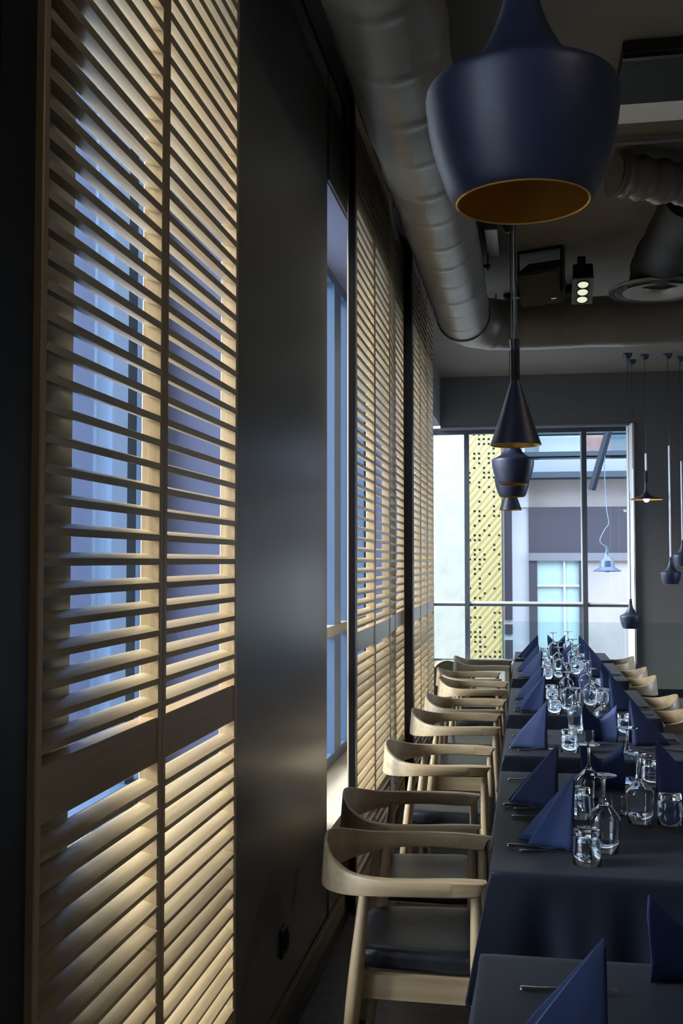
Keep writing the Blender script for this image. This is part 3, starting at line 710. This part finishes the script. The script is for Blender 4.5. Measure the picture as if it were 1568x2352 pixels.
wl_ = [(.345, 2.41, 'winged navy napkin standing at the head of the table nearest the camera'), (.292, 4.37, 'winged navy napkin at the head of the second table'), (.362, 5.48, 'winged navy napkin at the head of the small third table'), (.33, 7.48, 'winged navy napkin at the head of the fourth table'), (.30, 9.45, 'winged navy napkin at the head of the fifth table'), (.29, 10.5, 'winged navy napkin at the head of the farthest table')]
for i, (x, y, lb) in enumerate(wl_):
    o = wg if i == 0 else dup(wg)
    o.location = (x, y, ZT); o.rotation_euler = (0, 0, R([-6, 4, -3, 0, 3, 0][i])); o['label'] = lb

# ------------------------------------------------------------------ glasses (all upside down)
def lathe_glass(name, prof, label, cat, seg=40):
    o = recalc(MB().lathe(prof, seg, cap=False).build(name, M_drink, None, 60)); return tag(o, label, cat)
wine_p = [(.0400, 0), (.0408, .0006), (.0455, .045), (.0492, .088), (.0500, .098), (.0496, .105), (.0475, .111), (.034, .127), (.018, .143), (.008, .154), (.0048, .168), (.0042, .20), (.005, .222), (.010, .2285), (.034, .2325), (.0405, .2335), (.0405, .2350), (.030, .2355), (.001, .2358)]
wine_in = [(.001, .149), (.010, .147), (.017, .1415), (.033, .1255), (.0463, .1105), (.0486, .104), (.0488, .098), (.0480, .088), (.0443, .045), (.0395, .0006), (.0400, 0)]
wine = lathe_glass('wine_glass', wine_p[:-1] + [(.0002, .2358)] , '', 'wine glass')
bpy.data.objects.remove(wine)
wine = lathe_glass('wine_glass', [(.0002, .149)] + wine_in[1:] + wine_p[1:-1] + [(.0002, .2358)], '', 'wine glass')
tum = lathe_glass('tumbler', [(.0002, .086), (.033, .086), (.0375, .078), (.0395, .04), (.0412, .0008), (.0418, 0), (.0425, .0008), (.0415, .05), (.0405, .085), (.0395, .100), (.037, .104), (.0002, .1045)], '', 'tumbler')
def candle_holder():
    m = MB(); seg = 48; rows = 26; rings = []
    for j in range(rows + 1):
        z = .004 + .062 * j / rows; r = .0255 + .0055 * j / rows; ring = []
        for i in range(seg):
            b_ = .0012 * max(0, math.sin(i / seg * 2 * math.pi * 16 + (math.pi if (j // 2) % 2 else 0))) * (1 if 2 < j < 25 else 0)
            a = 2 * math.pi * i / seg; ring.append(((r + b_) * math.cos(a), (r + b_) * math.sin(a), z))
        rings.append(ring)
    inner = [[(r * math.cos(2 * math.pi * i / seg), r * math.sin(2 * math.pi * i / seg), z) for i in range(seg)] for r, z in ((.028, .0662), (.0275, .064), (.023, .014), (.0002, .012))]
    bot = [[(r * math.cos(2 * math.pi * i / seg), r * math.sin(2 * math.pi * i / seg), z) for i in range(seg)] for r, z in ((.0002, 0), (.022, 0), (.025, .002))]
    return m.loft(bot + rings + inner, cap=False)
cand = recalc(candle_holder().build('candle_holder', M_drink, None, 25)); tag(cand, '', 'candle holder')
used = set()
def put(src, x, y, lb, grp):
    o = src if src.name not in used else dup(src)
    used.add(src.name); o.location = (x, y, ZT); o.rotation_euler = (0, 0, random.uniform(0, 6)); o['label'] = lb; o['group'] = grp
GW, GT, GC = 'upside-down wine glasses on the tables', 'upside-down tumblers on the tables', 'textured glass candle holders'
put(wine, .272, 1.70, 'upside-down wine glass on the table nearest the camera, cut by the right edge', GW)
put(wine, .236, 3.41, 'upside-down wine glass behind the front tumbler on the second table', GW)
put(wine, .222, 3.97, 'upside-down wine glass right of the rear napkin peak on the second table', GW)
put(wine, .384, 3.80, 'upside-down wine glass between candle holder and right tumbler on the second table', GW)
put(wine, .397, 4.39, 'upside-down wine glass at the far aisle corner of the second table', GW)
put(wine, .258, 5.70, 'upside-down wine glass nearest the window on the small third table', GW)
put(wine, .392, 5.68, 'upside-down wine glass standing alone, aisle side of the small third table', GW)
put(tum, .174, 3.26, 'upside-down tumbler at the front edge of the second table', GT)
put(tum, .180, 3.84, 'upside-down tumbler half hidden by the front napkin on the second table', GT)
put(tum, .484, 3.80, 'upside-down tumbler on the aisle side of the second table, near the photo edge', GT)
put(tum, .497, 4.43, 'upside-down tumbler at the far aisle side of the second table', GT)
put(tum, .199, 5.13, 'upside-down tumbler at the front of the small third table', GT)
put(tum, .505, 5.70, 'upside-down tumbler beside the aisle napkin on the small third table', GT)
put(cand, .323, 3.90, 'textured glass candle holder in the middle of the second table', GC)
put(cand, .300, 5.35, 'textured glass candle holder on the small third table', GC)
put(cand, .315, 6.86, 'textured glass candle holder on the fourth table', GC)
put(cand, .31, 8.9, 'textured glass candle holder on the fifth table', GC)
for nm, ls, rs in (('fourth', (6.52, 7.08), (6.62, 7.15)), ('fifth', (8.38, 8.95), (8.5, 9.1)), ('farthest', (10.05,), (10.1,))):
    for k, y in enumerate(ls):
        w_ = ['nearer', 'farther'][k] if len(ls) > 1 else 'only'
        put(wine, .248 + .01 * k, y - .02, 'upside-down wine glass by the %s window-side napkin on the %s table' % (w_, nm), GW)
        put(tum, .160, y - .14, 'upside-down tumbler by the %s window-side napkin on the %s table' % (w_, nm), GT)
    for k, y in enumerate(rs):
        w_ = ['nearer', 'farther'][k] if len(rs) > 1 else 'only'
        put(wine, .392, y + .12, 'upside-down wine glass by the %s aisle-side napkin on the %s table' % (w_, nm), GW)
        put(tum, .47, y + .22, 'upside-down tumbler by the %s aisle-side napkin on the %s table' % (w_, nm), GT)

# ------------------------------------------------------------------ cutlery, handle end at local x=0 pointing +x
def strip(keys, m, n=30):
    """keys: x, halfwidth, z, thickness"""
    pts = smoothlerp(keys, n); rings = []
    for x, w, z, t_ in pts:
        t_ = max(t_, .0006); w = max(w, .0004)
        w *= 1.25; t_ *= 1.5
        rings.append([(x, w * math.cos(a), z + t_ / 2 + t_ / 2 * math.sin(a)) for a in [2 * math.pi * k / 12 for k in range(12)]])
    return m.loft(rings)
def fork():
    m = strip([(0, .002, .001, .002), (.004, .0085, .001, .0035), (.03, .008, .001, .0035), (.08, .005, .004, .003), (.115, .0032, .009, .003), (.135, .0042, .010, .0022), (.148, .012, .006, .0016), (.160, .0125, .0035, .0016)], MB())
    for k in range(4):
        y = (-.0098 + k * .0065)
        m2 = smoothlerp([(.158, .0022, .0035, .0016), (.175, .002, .003, .0015), (.190, .0018, .006, .0014), (.204, .0009, .011, .001)], 12)
        m.loft([[(x, y + w * math.cos(a), z + .0008 + t_ / 2 * math.sin(a)) for a in [2 * math.pi * q / 8 for q in range(8)]] for x, w, z, t_ in m2])
    return m
def knife():
    return strip([(0, .002, .001, .003), (.004, .0085, .001, .006), (.03, .0085, .001, .006), (.09, .006, .001, .0055), (.105, .005, .001, .004), (.112, .009, .0012, .002), (.16, .010, .0012, .0018), (.205, .008, .0012, .0016), (.222, .0015, .0012, .001)], MB())
fk = tag(fork().build('fork', M_steel, None, 50), '', 'fork'); kn = tag(knife().build('knife', M_steel, None, 50), '', 'knife')
def put2(src, x, y, rz, lb, grp):
    o = src if src.name not in used else dup(src)
    used.add(src.name); o.location = (x, y, ZT + .0005); o.rotation_euler = (0, 0, R(rz)); o['label'] = lb; o['group'] = grp
pl = [('the big front napkin', 2.00, -.03), ('the creased front napkin on the second table', 3.49, -.067), ('the rear window-side napkin on the second table', 4.05, -.09), ('the window-side napkin on the small third table', 5.26, -.085),
      ('the nearer window-side napkin on the fourth table', 6.52, -.08), ('the farther window-side napkin on the fourth table', 7.08, -.08), ('the nearer window-side napkin on the fifth table', 8.35, -.075), ('the farther window-side napkin on the fifth table', 8.85, -.075), ('the window-side napkin on the farthest table', 9.98, -.07)]
fo = [.29, .31, .38, .27, .30, .30, .25, .30, .25]
for i, (nm, y, x) in enumerate(pl):
    put2(fk, x + .01, y + fo[i], 2, 'steel fork lying behind ' + nm, 'steel forks beside the window-side napkins')
    if i: put2(kn, x, y - .085, 2, 'steel knife in front of ' + nm, 'steel knives beside the window-side napkins')
    if i: put2(fk, x + .04, y - .135, 8, 'short fork lying nearest the camera beside ' + nm, 'second forks in front of the window-side napkins')
for nm, y in (('the farther aisle-side napkin on the second table', 4.22), ('the aisle-side napkin on the small third table', 5.42), ('the nearer aisle-side napkin on the fourth table', 6.62), ('the nearer aisle-side napkin on the fifth table', 8.5)):
    put2(kn, .74, y + .10, 180, 'steel knife lying behind ' + nm, 'steel knives beside the aisle-side napkins')
    put2(fk, .735, y - .20, 180, 'steel fork lying in front of ' + nm, 'steel forks beside the aisle-side napkins')
